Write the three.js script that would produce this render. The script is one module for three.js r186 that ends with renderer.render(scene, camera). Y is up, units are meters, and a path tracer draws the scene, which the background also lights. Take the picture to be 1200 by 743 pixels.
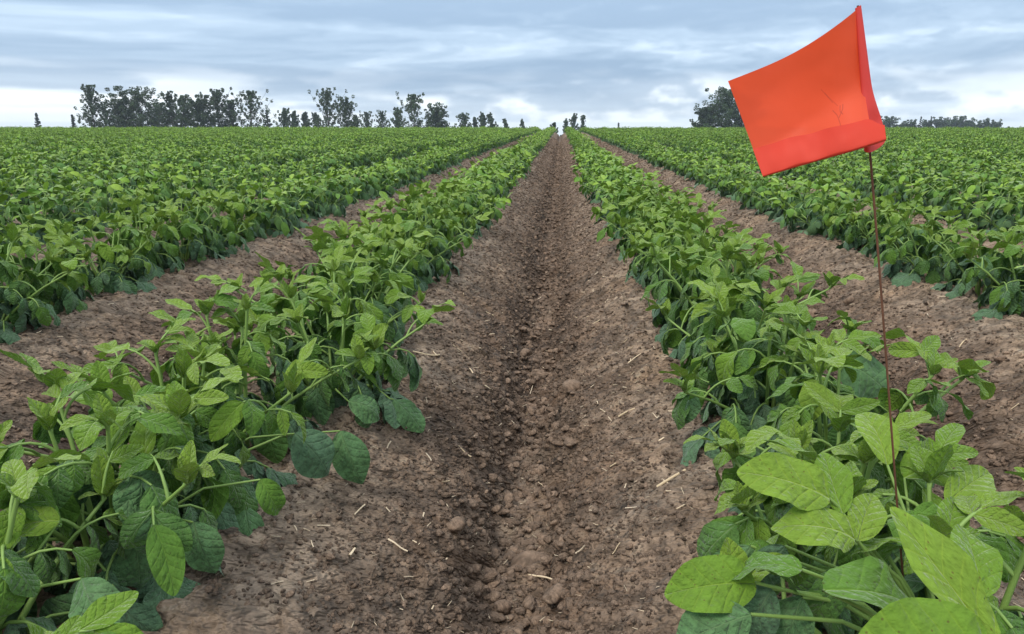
import * as THREE from 'three';

// ------------------------------------------------------------------ camera, sky, sun, exposure
const W = 1024, H = 634;
const scene = new THREE.Scene();
const camera = new THREE.PerspectiveCamera(46.25, W / H, 0.05, 3000);
camera.position.set(0, 0.52, 0);
camera.rotation.order = 'YXZ';
camera.rotation.set(THREE.MathUtils.degToRad(-14.72), THREE.MathUtils.degToRad(3.69), 0);
camera.updateMatrixWorld(true);
const renderer = new THREE.WebGLRenderer({ antialias: true });
renderer.setSize(W, H);
renderer.toneMapping = THREE.LinearToneMapping;
renderer.toneMappingExposure = 1.47;
renderer.shadowMap.enabled = true;

// ---- noise and seeded random numbers
function rng(seed) { let a = seed >>> 0; return () => { a = (a + 0x6D2B79F5) | 0; let t = Math.imul(a ^ (a >>> 15), 1 | a); t = (t + Math.imul(t ^ (t >>> 7), 61 | t)) ^ t; return ((t ^ (t >>> 14)) >>> 0) / 4294967296; }; }
function hash(x, y, s) { let h = Math.imul(x, 374761393) ^ Math.imul(y, 668265263) ^ Math.imul(s, 974634777); h = Math.imul(h ^ (h >>> 13), 1274126177); h ^= h >>> 16; return (h >>> 0) / 4294967296; }
function vnoise(x, y, s = 0) {            // value noise, 0..1
  const i = Math.floor(x), j = Math.floor(y), f = x - i, g = y - j, u = f * f * (3 - 2 * f), v = g * g * (3 - 2 * g);
  const a = hash(i, j, s), b = hash(i + 1, j, s), c = hash(i, j + 1, s), d = hash(i + 1, j + 1, s);
  return a + (b - a) * u + (c - a) * v + (a - b - c + d) * u * v;
}
function fbm(x, y, o, s = 0) { let t = 0, a = 0.5, n = 0; for (let k = 0; k < o; k++) { t += a * vnoise(x, y, s + k * 17); n += a; a *= 0.5; x = x * 2.03 + 1.7; y = y * 2.03 + 9.2; } return t / n; }
function cells(x, y, s = 0) {             // distance to the nearest scattered point, and that point's own number
  const i = Math.floor(x), j = Math.floor(y); let best = 9, next = 9, id = 0;
  for (let a = -1; a <= 1; a++) for (let b = -1; b <= 1; b++) {
    const px = i + a + hash(i + a, j + b, s), py = j + b + hash(i + a, j + b, s + 1), d = (px - x) ** 2 + (py - y) ** 2;
    if (d < best) { next = best; best = d; id = hash(i + a, j + b, s + 2); } else if (d < next) next = d;
  }
  return [Math.sqrt(best), id * 0.999, sstep(0.0, 0.32, Math.sqrt(next) - Math.sqrt(best))];
}
const sstep = (a, b, x) => { const t = Math.min(1, Math.max(0, (x - a) / (b - a))); return t * t * (3 - 2 * t); };
const lerp = (a, b, t) => a + (b - a) * t;

// ---- overcast sky with long flat cloud bands (linear values), brighter towards the zenith as a clouded sky is
{
  const w = 4096, h = 2048, data = new Float32Array(w * h * 4);
  const dark = [0.235, 0.325, 0.44], mid = [0.330, 0.430, 0.545], pale = [0.56, 0.66, 0.76], white = [0.80, 0.86, 0.90];
  for (let y = 0; y < h; y++) {
    const el = ((y + 0.5) / h - 0.5) * Math.PI, se = Math.sin(Math.max(el, 0)), gain = 1 + 2 * se;
    for (let x = 0; x < w; x++) {
      const k = (y * w + x) * 4;
      let c0, c1, c2;
      if (el < 0) { c0 = 0.66; c1 = 0.74; c2 = 0.82; } else {
        const az = ((x + 0.5) / w - 0.5) * 2 * Math.PI, cx = 6 + Math.sin(az) * 3 + Math.cos(az) * 3, L = Math.log(el + 0.045) * 5.2 + cx * 0.10;
        const warp = fbm(cx * 2.0, L * 0.9, 5, 40) - 0.5;
        const a = fbm(cx * 0.6 + warp, L * 0.8 + warp * 1.2, 3, 3), b = fbm(cx * 2.7 + 7 + warp * 2.4, L * 1.7 + warp * 1.3, 6, 11), wisp = fbm(cx * 16 + warp * 6, L * 5 + warp * 8, 4, 57);
        const low = sstep(0.075, 0.010, el + (fbm(cx * 1.6 + 8, el * 22, 4, 71) - 0.5) * 0.09);   // paler, broken cloud low down
        const t = sstep(0.37, 0.86, a * 0.40 + b * 0.46 + wisp * 0.14), puff = sstep(0.36, 0.62, fbm(cx * 6 + 3, el * 46, 6, 91));
        const m = Math.min(1, t * 0.92 + low * 0.28 + 0.35 * sstep(0.022, 0.004, el)), q = low * (0.22 + 0.74 * puff);
        c0 = lerp(lerp(lerp(dark[0], mid[0], Math.min(1, m * 2)), pale[0], Math.max(0, m * 2 - 1)), white[0], q);
        c1 = lerp(lerp(lerp(dark[1], mid[1], Math.min(1, m * 2)), pale[1], Math.max(0, m * 2 - 1)), white[1], q);
        c2 = lerp(lerp(lerp(dark[2], mid[2], Math.min(1, m * 2)), pale[2], Math.max(0, m * 2 - 1)), white[2], q);
        const grey = sstep(0.12, 0.6, se);                                 // overhead the cloud is whiter
        c0 = lerp(c0, c1 * 0.95, grey) * gain; c2 = lerp(c2, c1 * 1.06, grey) * gain; c1 *= gain;
      }
      data[k] = c0; data[k + 1] = c1; data[k + 2] = c2; data[k + 3] = 1;
    }
  }
  const sky = new THREE.DataTexture(data, w, h, THREE.RGBAFormat, THREE.FloatType);
  sky.mapping = THREE.EquirectangularReflectionMapping; sky.magFilter = THREE.LinearFilter; sky.minFilter = THREE.LinearFilter; sky.needsUpdate = true;
  scene.background = sky; scene.environment = sky;
}
const sun = new THREE.DirectionalLight(0xfff4e4, 1.5);
sun.name = 'sun';
sun.position.set(-11, 24, 11); sun.target.position.set(0, 0, -4);
sun.castShadow = true; sun.shadow.radius = 34; sun.shadow.mapSize.set(4096, 4096);
Object.assign(sun.shadow.camera, { left: -30, right: 30, top: 30, bottom: -30, near: 1, far: 90 });
scene.add(sun, sun.target);

// ------------------------------------------------------------------ helpers
const taken = new Map();
function numbered(n) { const k = taken.get(n) ?? 0; taken.set(n, k + 1); return k ? `${n}_${String(k).padStart(3, '0')}` : n; }
function tag(o, label, category, group) { o.userData = { label, category }; if (group) o.userData.group = group; return o; }
function base(name, p, turn = 0) { const g = new THREE.Group(); g.name = numbered(name); g.position.set(...p); g.rotation.y = turn; scene.add(g); return g; }
function mesh(name, geo, mat, parent) { const m = new THREE.Mesh(geo, mat); m.name = parent === scene ? numbered(name) : name; m.castShadow = m.receiveShadow = true; parent.add(m); return m; }
class MB {                                 // collects triangles for one mesh
  constructor() { this.p = []; this.n = []; this.u = []; this.c = []; this.i = []; }
  add(geo, mx, col) {
    const P = geo.attributes.position, N = geo.attributes.normal, U = geo.attributes.uv, o = this.p.length / 3, v = new THREE.Vector3(), nm = new THREE.Matrix3().getNormalMatrix(mx);
    for (let k = 0; k < P.count; k++) {
      v.fromBufferAttribute(P, k).applyMatrix4(mx); this.p.push(v.x, v.y, v.z);
      v.fromBufferAttribute(N, k).applyMatrix3(nm).normalize(); this.n.push(v.x, v.y, v.z);
      this.u.push(U ? U.getX(k) : 0, U ? U.getY(k) : 0); if (col) this.c.push(col[0], col[1], col[2]);
    }
    const I = geo.index; for (let k = 0; k < I.count; k++) this.i.push(o + I.getX(k));
  }
  tube(pts, r0, r1, seg = 5, col, cap = true) {          // tapered tube along points
    const o = this.p.length / 3, up = new THREE.Vector3(), a = new THREE.Vector3(), b = new THREE.Vector3(), t = new THREE.Vector3();
    for (let k = 0; k < pts.length; k++) {
      t.subVectors(pts[Math.min(k + 1, pts.length - 1)], pts[Math.max(k - 1, 0)]).normalize();
      up.set(0, 1, 0); if (Math.abs(t.y) > 0.9) up.set(1, 0, 0);
      a.crossVectors(t, up).normalize(); b.crossVectors(a, t);
      const f = k / (pts.length - 1), r = r0 + (r1 - r0) * f;
      for (let s = 0; s < seg; s++) {
        const q = s / seg * 2 * Math.PI, c = Math.cos(q), d = Math.sin(q), nx = a.x * c + b.x * d, ny = a.y * c + b.y * d, nz = a.z * c + b.z * d;
        this.p.push(pts[k].x + nx * r, pts[k].y + ny * r, pts[k].z + nz * r); this.n.push(nx, ny, nz); this.u.push(s / seg, f); if (col) this.c.push(col[0], col[1], col[2]);
        if (k) { const q0 = o + (k - 1) * seg + s, q1 = o + (k - 1) * seg + (s + 1) % seg; this.i.push(q0, q0 + seg, q1, q1, q0 + seg, q1 + seg); }
      }
    }
    if (cap) for (const k of [0, pts.length - 1]) { const s0 = o + k * seg; for (let s = 1; s < seg - 1; s++) k ? this.i.push(s0, s0 + s + 1, s0 + s) : this.i.push(s0, s0 + s, s0 + s + 1); }
  }
  geo() {
    const g = new THREE.BufferGeometry();
    g.setAttribute('position', new THREE.BufferAttribute(new Float32Array(this.p), 3)); g.setAttribute('normal', new THREE.BufferAttribute(new Float32Array(this.n), 3)); g.setAttribute('uv', new THREE.BufferAttribute(new Float32Array(this.u), 2));
    if (this.c.length) g.setAttribute('color', new THREE.BufferAttribute(new Float32Array(this.c), 3));
    g.setIndex(new THREE.BufferAttribute(new Uint32Array(this.i), 1)); return g;
  }
}
function texture(n, f, srgb = false, repeat = true) {    // f(u, v) -> [r, g, b] 0..1
  const d = new Uint8Array(n * n * 4);
  for (let y = 0; y < n; y++) for (let x = 0; x < n; x++) { const c = f((x + 0.5) / n, (y + 0.5) / n), k = (y * n + x) * 4; for (let q = 0; q < 3; q++) d[k + q] = Math.max(0, Math.min(255, c[q] * 255)); d[k + 3] = 255; }
  const t = new THREE.DataTexture(d, n, n); t.magFilter = THREE.LinearFilter; t.minFilter = THREE.LinearMipmapLinearFilter; t.wrapS = t.wrapT = repeat ? THREE.RepeatWrapping : THREE.ClampToEdgeWrapping;
  if (srgb) t.colorSpace = THREE.SRGBColorSpace; t.needsUpdate = true; return t;
}
const V = (x, y, z) => new THREE.Vector3(x, y, z);

// ------------------------------------------------------------------ ground: hilled rows with soil furrows, falling away behind a low crest
const ROW = 0.91, ROW0 = 0.39;
function drop(z) { const t = Math.max(0, -z - 38); return t < 12 ? 0.00125 * t * t : 0.18 + 0.03 * (t - 12); }
function hill(x, z) {                      // smooth surface without clods
  const r = (x - ROW0) / ROW, d = Math.abs(r - Math.round(r)) * ROW, wob = (vnoise(x * 3, z * 3, 5) - 0.5) * 0.03;
  const fade = sstep(120, 60, -z) * sstep(-90, -70, x) * sstep(90, 70, x);
  return -(0.16 * sstep(0.11, 0.43, d + wob * 0.6) + 0.085 * sstep(0.335, 0.432, d + wob * 0.8)) * fade - drop(z) + (vnoise(x * 0.6, z * 0.5, 9) - 0.5) * 0.02 * fade;
}
function clods(x, z, fine) {
  const r = (x - ROW0) / ROW, d = Math.abs(r - Math.round(r)) * ROW, bottom = sstep(0.40, 0.44, d);
  const rough = lerp(0.70, 1.35, sstep(0.28, 0.38, d)) * (1 - 0.45 * bottom * sstep(0.45, 0.6, vnoise(x * 5, z * 3.2, 21)));
  let h = (fbm(x * 7, z * 7, 3, 31) - 0.5) * 0.040;
  const wx = x + (vnoise(x * 24, z * 24, 61) - 0.5) * 0.035, wz = z + (vnoise(x * 24, z * 24, 62) - 0.5) * 0.035;
  const [a, ia, ea] = cells(wx * 15, wz * 15, 101); h += Math.sqrt(Math.max(0, 1 - a * a * 1.6)) * 0.024 * ea * sstep(0.40, 0.95, ia) - 0.006;
  if (fine > 0) {
    const [b, ib, eb] = cells(wx * 36 + 3, wz * 36, 131); h += fine * (Math.sqrt(Math.max(0, 1 - b * b * 1.5)) * 0.013 * eb * sstep(0.15, 0.9, ib) - 0.004);
    h += fine * ((vnoise(x * 110, z * 110, 151) - 0.5) * 0.0075 + (fbm(x * 45, z * 45, 2, 171) - 0.5) * 0.015);
    h -= fine * 0.016 * sstep(0.60, 0.84, fbm(x * 17 + 5, z * 17, 2, 181)) * sstep(0.2, 0.35, d);    // holes between clods
  }
  return h * rough;
}
const ground = (x, z) => hill(x, z) + clods(x, z, 1);
{
  const xs = [], zs = [], span = (out, stops) => { for (let k = 0; k + 1 < stops.length; k++) { const [a, da] = stops[k], [b, db] = stops[k + 1]; let p = a; while (p < b - 1e-6) { out.push(p); p += lerp(da, db, (p - a) / (b - a)); } } out.push(stops[stops.length - 1][0]); };
  span(xs, [[-700, 90], [-90, 20], [-48, 0.6], [-9, 0.15], [-3.4, 0.05], [-2.2, 0.018], [-1.25, 0.0065], [1.6, 0.0065], [3.4, 0.05], [9, 0.15], [48, 0.6], [90, 20], [700, 90]]);
  span(zs, [[-760, 60], [-120, 4], [-52, 0.5], [-14, 0.16], [-6, 0.05], [-2.8, 0.013], [-1.8, 0.007], [-0.6, 0.0065], [0, 0.05], [8, 1]]);
  const nx = xs.length, nz = zs.length, P = new Float32Array(nx * nz * 3), U = new Float32Array(nx * nz * 2), C = new Float32Array(nx * nz * 3), I = new Uint32Array((nx - 1) * (nz - 1) * 6);
  let k = 0;
  for (let j = 0; j < nz; j++) for (let i = 0; i < nx; i++, k++) {
    const x = xs[i], z = zs[j], far = Math.max(-z, Math.abs(x) * 1.1), fine = sstep(9, 4, far), h = hill(x, z) + (far < 30 ? clods(x, z, fine) * sstep(30, 14, far) : 0);
    P[k * 3] = x; P[k * 3 + 1] = h; P[k * 3 + 2] = z; U[k * 2] = x / 0.9; U[k * 2 + 1] = (z - h) / 0.9;
    const r = (x - ROW0) / ROW, d = Math.abs(r - Math.round(r)) * ROW;
    const paleMix = 0.82 * sstep(0.40, 0.15, d + (vnoise(x * 9, z * 9, 201) - 0.5) * 0.12) + 0.5 * sstep(0.5, 0.72, vnoise(x * 5, z * 3.2, 21)) * sstep(0.39, 0.43, d) + 0.6 * (fbm(x * 3, z * 3, 3, 211) - 0.5);  // soil colour: paler on the ridges, darker towards the furrows, patchy at the bottom
    const q = Math.max(0, Math.min(1, paleMix)), g = 0.85 + 0.3 * fbm(x * 30, z * 30, 2, 221), darkSoil = [0.182, 0.132, 0.096], paleSoil = [0.385, 0.302, 0.222];
    for (let c = 0; c < 3; c++) C[k * 3 + c] = lerp(darkSoil[c], paleSoil[c], q) * g;
  }
  k = 0; for (let j = 0; j < nz - 1; j++) for (let i = 0; i < nx - 1; i++) { const a = j * nx + i; I[k++] = a; I[k++] = a + nx; I[k++] = a + 1; I[k++] = a + 1; I[k++] = a + nx; I[k++] = a + nx + 1; }
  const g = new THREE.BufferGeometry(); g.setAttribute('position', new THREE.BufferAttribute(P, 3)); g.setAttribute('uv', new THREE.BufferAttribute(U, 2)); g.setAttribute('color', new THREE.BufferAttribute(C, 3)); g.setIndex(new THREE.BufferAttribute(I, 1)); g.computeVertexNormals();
  const tile = (u, v, f, s, o) => { let t = 0, a = 0.5, n = 0; for (let q = 0; q < o; q++) { const F = f << q, i = u * F, j = v * F, x0 = Math.floor(i), y0 = Math.floor(j), fx = i - x0, fy = j - y0, ux = fx * fx * (3 - 2 * fx), uy = fy * fy * (3 - 2 * fy), hh = (x, y) => hash(x % F, y % F, s + q); t += a * lerp(lerp(hh(x0, y0), hh(x0 + 1, y0), ux), lerp(hh(x0, y0 + 1), hh(x0 + 1, y0 + 1), ux), uy); n += a; a *= 0.62; } return t / n; };
  const grain = texture(1024, (u, v) => { const t = 0.68 + 1.5 * (tile(u, v, 30, 5, 5) - 0.5), w = tile(u, v, 7, 50, 3) - 0.5; return [t * (1 + 0.16 * w) * 1.05, t, t * (1 - 0.16 * w) * 0.98]; });
  const bump = texture(1024, (u, v) => { const t = 0.5 + 1.1 * (tile(u, v, 40, 77, 4) - 0.5); return [t, t, t]; });
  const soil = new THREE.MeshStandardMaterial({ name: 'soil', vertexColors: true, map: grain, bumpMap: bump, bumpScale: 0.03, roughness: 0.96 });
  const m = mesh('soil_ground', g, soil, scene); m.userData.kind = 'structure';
}

// ------------------------------------------------------------------ leaves
function leafGeo({ nu = 8, nv = 12, width = 0.6, bend = 0.6, cup = 0.2, wave = 0.1, twist = 0, ph = 0, side = 0, pucker = 0 }) {
  const P = [], U = [], I = []; let y = 0, z = 0, x0 = 0;
  const shape = (v) => Math.pow(Math.sin(Math.PI * Math.pow(v, 0.92)), 0.62) * (1 - 0.10 * sstep(0.7, 1, v)) + 0.014;
  for (let j = 0; j <= nv; j++) {
    const v = 0.5 - 0.5 * Math.cos(Math.PI * j / nv), dv = j ? v - (0.5 - 0.5 * Math.cos(Math.PI * (j - 1) / nv)) : 0, phi = bend * Math.pow(v, 1.25), w = width / 2 * shape(v);
    if (j) { y -= Math.sin(phi) * dv; z += Math.cos(phi) * dv; x0 += side * v * dv; }
    for (let i = 0; i <= nu; i++) {
      const u = i / nu * 2 - 1, au = Math.abs(u), fold = cup * (1 - 0.35 * au), tw = twist * v;
      let x = u * w * Math.cos(fold), h = au * w * Math.sin(fold) + wave * w * u * u * Math.sin(v * 10 + ph + (u > 0 ? 2.1 : 0)) + pucker * Math.sin(v * 19 - au * 5 + ph) * Math.sin(Math.PI * au) * Math.sin(Math.PI * v);
      const X = x * Math.cos(tw) - h * Math.sin(tw), Hh = x * Math.sin(tw) + h * Math.cos(tw);
      P.push(x0 + X, y + Hh * Math.cos(phi), z + Hh * Math.sin(phi)); U.push(0.5 + u * shape(v) * 0.48, v);
      if (j < nv && i < nu) { const a = j * (nu + 1) + i; I.push(a, a + nu + 1, a + 1, a + 1, a + nu + 1, a + nu + 2); }
    }
  }
  const g = new THREE.BufferGeometry(); g.setAttribute('position', new THREE.BufferAttribute(new Float32Array(P), 3)); g.setAttribute('uv', new THREE.BufferAttribute(new Float32Array(U), 2)); g.setIndex(I); g.computeVertexNormals(); return g;
}
const SHAPES = [                           // 0-3 grown leaves, 4-6 old puckered hanging leaves, 7-9 young upright ones
  { width: 0.56, bend: 0.75, cup: 0.28, wave: 0.24, side: 0.1 }, { width: 0.58, bend: 1.25, cup: 0.18, wave: 0.26, ph: 1.3, twist: 0.4, side: 0.2 }, { width: 0.48, bend: 0.35, cup: 0.42, wave: 0.20, ph: 2.6, side: -0.2 }, { width: 0.57, bend: 1.55, cup: 0.22, wave: 0.26, ph: 4, twist: -0.45, side: -0.1 },
  { width: 0.68, bend: 1.25, cup: -0.50, wave: 0.16, ph: 0.6 }, { width: 0.64, bend: 0.8, cup: -0.38, wave: 0.22, ph: 3.3, twist: 0.3, side: 0.16 }, { width: 0.70, bend: 1.6, cup: -0.56, wave: 0.14, ph: 5, side: -0.14 },
  { width: 0.50, bend: -0.15, cup: 0.42, wave: 0.14, ph: 1 }, { width: 0.54, bend: 0.5, cup: 0.34, wave: 0.2, ph: 2, twist: 0.3 }, { width: 0.48, bend: 0.95, cup: 0.46, wave: 0.12, ph: 3, twist: -0.3 },
];
const LEAF = SHAPES.map((s) => leafGeo({ ...s, nu: 8, nv: 12, pucker: 0.018 })), LEAF_MID = SHAPES.map((s) => leafGeo({ ...s, nu: 2, nv: 5 })), LEAF_FAR = SHAPES.map((s) => leafGeo({ ...s, nu: 2, nv: 3 }));
function veins(u, v) {                     // 1 on a vein, 0 between; second value is the pillow between the side veins
  const x = u - 0.5, mid = Math.exp(-((x / (0.020 * (1.15 - v))) ** 2)), s = v - Math.abs(x) * 0.62 + Math.abs(x) ** 2 * 0.35, f = s * 6.2 + (x > 0 ? 0.45 : 0), q = Math.abs(f - Math.round(f));
  const lat = Math.exp(-((q / 0.075) ** 2)) * sstep(0.50, 0.30, Math.abs(x)) * 0.45, net = Math.exp(-((Math.abs(vnoise(u * 34, v * 40, 7) - 0.5) / 0.05) ** 2)) * 0.3;
  return [Math.max(mid, lat), Math.pow(Math.sin(Math.PI * Math.min(1, q * 2) * 0.5), 0.8) * Math.min(1, Math.abs(x) * 14), net];
}
const leafMap = (strength, mottle, s) => texture(256, (u, v) => {
  const [w, , n] = veins(u, v), m = 0.66 + mottle * (fbm(u * 9, v * 12, 4, s) - 0.5), k = Math.min(1, w * strength + n * strength * 0.2);
  const [cd, ci] = cells(u * 9, v * 13, 300 + s), sp = sstep(0.16, 0.06, cd) * (ci > 0.86 ? 0.55 : 0); // small scars and soil splash
  return [lerp(m * 0.94, 0.98, k) * (1 - sp * 0.5), lerp(m, 0.99, k * 0.8) * (1 - sp), lerp(m * 0.98, 0.86, k) * (1 - sp * 0.6)];
}, false, false);
const leafBump = texture(256, (u, v) => { const [w, p, n] = veins(u, v), t = 0.30 + 0.26 * p - 0.22 * w - 0.10 * n + 0.6 * (fbm(u * 15, v * 18, 3, 4) - 0.5); return [t, t, t]; }, false, false);
const MAP_YOUNG = leafMap(0.85, 0.34, 15), MAP_OLD = leafMap(0.55, 0.55, 25);
const TONES = [                            // from old blue-green to young yellow-green
  [0.142, 0.268, 0.138], [0.142, 0.288, 0.108], [0.146, 0.312, 0.064], [0.165, 0.345, 0.040], [0.226, 0.405, 0.033], [0.300, 0.475, 0.048],
];
const leafMat = TONES.map((c, i) => {
  const m = new THREE.MeshPhysicalMaterial({ name: 'leaf_' + i, map: i < 2 ? MAP_OLD : MAP_YOUNG, bumpMap: leafBump, bumpScale: i < 3 ? 0.0045 : 0.0034, roughness: 0.92, specularIntensity: 0.6, transmission: i < 2 ? 0.16 : 0.30, thickness: 0, side: THREE.DoubleSide, clearcoat: i < 2 ? 0.14 : 0.07, clearcoatRoughness: 0.5 });
  m.color.setRGB(...c); if (i < 2) { m.sheen = 0.55; m.sheenColor.setRGB(0.55, 0.75, 0.68); m.sheenRoughness = 0.6; } return m;
});
const crowdMat = new THREE.MeshPhysicalMaterial({ name: 'leaf_crowd', map: MAP_YOUNG, vertexColors: true, roughness: 0.92, transmission: 0.26, thickness: 0, side: THREE.DoubleSide, clearcoat: 0.06, clearcoatRoughness: 0.5 });
const stemMat = new THREE.MeshPhysicalMaterial({ name: 'stem', roughness: 0.6, clearcoat: 0.15, clearcoatRoughness: 0.5 }); stemMat.color.setRGB(0.20, 0.33, 0.075);

// ------------------------------------------------------------------ potato plants
const YUP = V(0, 1, 0);
function basis(pos, dir, nrm, size, wide) {  // matrix of a leaf: z along it, y its face
  const z = dir.clone().normalize(), x = new THREE.Vector3().crossVectors(nrm, z).normalize(), y = new THREE.Vector3().crossVectors(z, x);
  return new THREE.Matrix4().makeBasis(x.multiplyScalar(size * wide), y.multiplyScalar(size), z.multiplyScalar(size)).setPosition(pos);
}
// what a plant is made of: stems as lists of tubes, leaves as { matrix, shape, tone }
function growPlant(seed, { h = 0.24, spread = 1, stems = 6, nodes = 7, size = 1, young = 0, rich = 2 } = {}) {
  const R = rng(seed), rr = (a, b) => a + (b - a) * R(), out = { stems: [], leaves: [] }, turn = rr(0, 6.28);
  const put = (pos, dir, nrm, sz, a) => {
    const er = Math.hypot(pos.x, pos.z), hang = sstep(1.08, 0.50, a) * sstep(0.01, 0.08, er) * rr(0.55, 1.0);
    if (hang > 0.05) { const ex = pos.x / er, ez = pos.z / er, e = V(ex * 0.55, -0.85, ez * 0.55).applyAxisAngle(YUP, rr(-0.7, 0.7)); dir = dir.clone().lerp(e, hang * 0.8).normalize(); nrm = nrm.clone().lerp(V(ex * 0.85, 0.6, ez * 0.85), hang * 0.85); nrm.addScaledVector(dir, -nrm.dot(dir)).normalize().applyAxisAngle(dir, rr(-0.35, 0.35)); }
    const age = a + rr(-0.16, 0.16) + young, tone = Math.max(0, Math.min(5, Math.floor(age * 6.4 - 0.8)));
    const low = 0.012 - 0.07 * sstep(0.10, 0.19, Math.abs(pos.x)); if (pos.y + dir.y * sz < low) { dir = dir.clone(); dir.y = (low - pos.y) / sz; dir.normalize(); }
    const shape = age > 0.80 && sz < 0.055 ? 7 + Math.floor(R() * 3) : age < 0.62 ? 4 + Math.floor(R() * 3) : Math.floor(R() * 4);
    out.leaves.push({ m: basis(pos, dir, nrm, sz, rr(0.88, 1.12)), shape, tone });
  };
  for (let s = 0; s < stems; s++) {
    const tubes = [], az = turn + s / stems * 6.283 + rr(-0.4, 0.4), inner = s % 2 === 1, lean = inner ? rr(0.08, 0.38) : rr(0.5, 1.0) * spread, L = h * (inner ? rr(0.80, 1.0) : rr(0.80, 1.02));
    const ox = Math.cos(az) * 1.12, oz = Math.sin(az) * 0.95, at = (t) => V(ox * (0.018 + L * Math.sin(lean) * (0.55 * t + 0.45 * t * t)), L * t * Math.cos(lean) * (1.06 - 0.06 * t), oz * (0.018 + L * Math.sin(lean) * (0.55 * t + 0.45 * t * t)));
    tubes.push({ pts: [0, 0.25, 0.5, 0.75, 1].map((t) => at(t).add(V(0, t ? 0 : -0.02, 0))), r0: 0.0040, r1: 0.0020 });
    for (let i = 0; i < nodes; i++) {
      const t = lerp(inner ? 0.30 : 0.20, 0.98, i / (nodes - 1)), p = at(t), la0 = turn + s * 1.7 + i * 2.4 + rr(-0.35, 0.35);
      let dx = Math.cos(la0) + ox * (1.05 - 0.75 * t), dz = Math.sin(la0) + oz * (1.05 - 0.75 * t); const dl = Math.hypot(dx, dz) || 1; dx /= dl; dz /= dl;
      const rl = lerp(0.112, 0.040, t) * rr(0.8, 1.25) * size, e0 = lerp(0.45, 1.25, t) + rr(-0.2, 0.25), fall = lerp(2.05, 0.70, t * t) * rr(0.75, 1.2), pts = [p.clone()], N = 5, q = p.clone(), dirs = [];
      for (let k = 1; k <= N; k++) { const e = e0 - fall * Math.pow(k / N, 1.3), d = V(dx * Math.cos(e), Math.sin(e), dz * Math.cos(e)); dirs.push(d); q.addScaledVector(d, rl / N); if (q.y < 0.02) q.y = 0.02; pts.push(q.clone()); }
      tubes.push({ pts, r0: 0.0022, r1: 0.0012 });
      const sz = lerp(0.080, 0.046, t) * rr(0.72, 1.22) * size;
      const face = (d) => { const n = YUP.clone().addScaledVector(d, -d.y); if (n.lengthSq() < 0.02) n.set(dx, 0.2, dz).addScaledVector(d, -(d.x * dx + d.z * dz)); n.normalize().applyAxisAngle(d, rr(-0.42, 0.42)); return n; };
      const dT = dirs[N - 1].clone(); dT.y -= lerp(0.30, 0, t); dT.normalize();
      put(pts[N], dT, face(dT), sz, t);
      const pairs = t > 0.78 ? 1 : t > 0.42 ? rich : rich + 1;
      for (let c = 0; c < pairs; c++) for (const sd of [-1, 1]) {
        const k = [4, 3, 1][c], d0 = dirs[k - 1], n0 = face(d0), d = d0.clone().applyAxisAngle(n0, sd * rr(0.85, 1.25)); d.y -= lerp(0.42, 0.02, t) * rr(0.5, 1.3); d.normalize();
        const n = n0.clone().addScaledVector(d, -n0.dot(d)).normalize();
        put(pts[k], d, n, sz * [0.84, 0.72, 0.56][c] * rr(0.85, 1.12), t - 0.05);
      }
    }
    for (let k = 0; k < 4; k++) {            // shoot tip
      const a = az + k * 1.57 + rr(-0.4, 0.4), e = rr(0.75, 1.35), d = V(Math.cos(a) * Math.cos(e), Math.sin(e), Math.sin(a) * Math.cos(e)), n = V(-Math.cos(a) * Math.sin(e), Math.cos(e), -Math.sin(a) * Math.sin(e));
      put(at(1), d, n, rr(0.026, 0.046) * size, 0.97);
    }
    out.stems.push(tubes);
  }
  return out;
}
const stemGeo = (tubes, seg = 6) => { const b = new MB(); for (const t of tubes) b.tube(t.pts, t.r0, t.r1, t.r0 > 0.003 ? seg : Math.max(3, seg - 1)); return b.geo(); };
function buildNear(pos, plan) {
  const o = base('potato_plant', pos);
  for (const t of plan.stems) mesh('stem', stemGeo(t), stemMat, o);
  for (const l of plan.leaves) { const m = mesh('leaf', LEAF[l.shape], leafMat[l.tone], o); l.m.decompose(m.position, m.quaternion, m.scale); }
  return o;
}
function crowdGeo(plan, leaves, seed, stemsToo) {
  const b = new MB(), R = rng(seed);
  for (const l of plan.leaves) { const c = TONES[l.tone], k = 0.70 + 0.52 * R(); b.add(leaves[l.shape], l.m, [c[0] * k * 1.06, c[1] * k * 1.06, c[2] * k * 1.06]); }
  if (stemsToo) for (const t of plan.stems) for (const u of t.slice(0, 1)) b.tube(u.pts.filter((_, i) => i % 2 === 0), u.r0, u.r1, 3, [0.2, 0.33, 0.075]);
  return b.geo();
}
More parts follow.
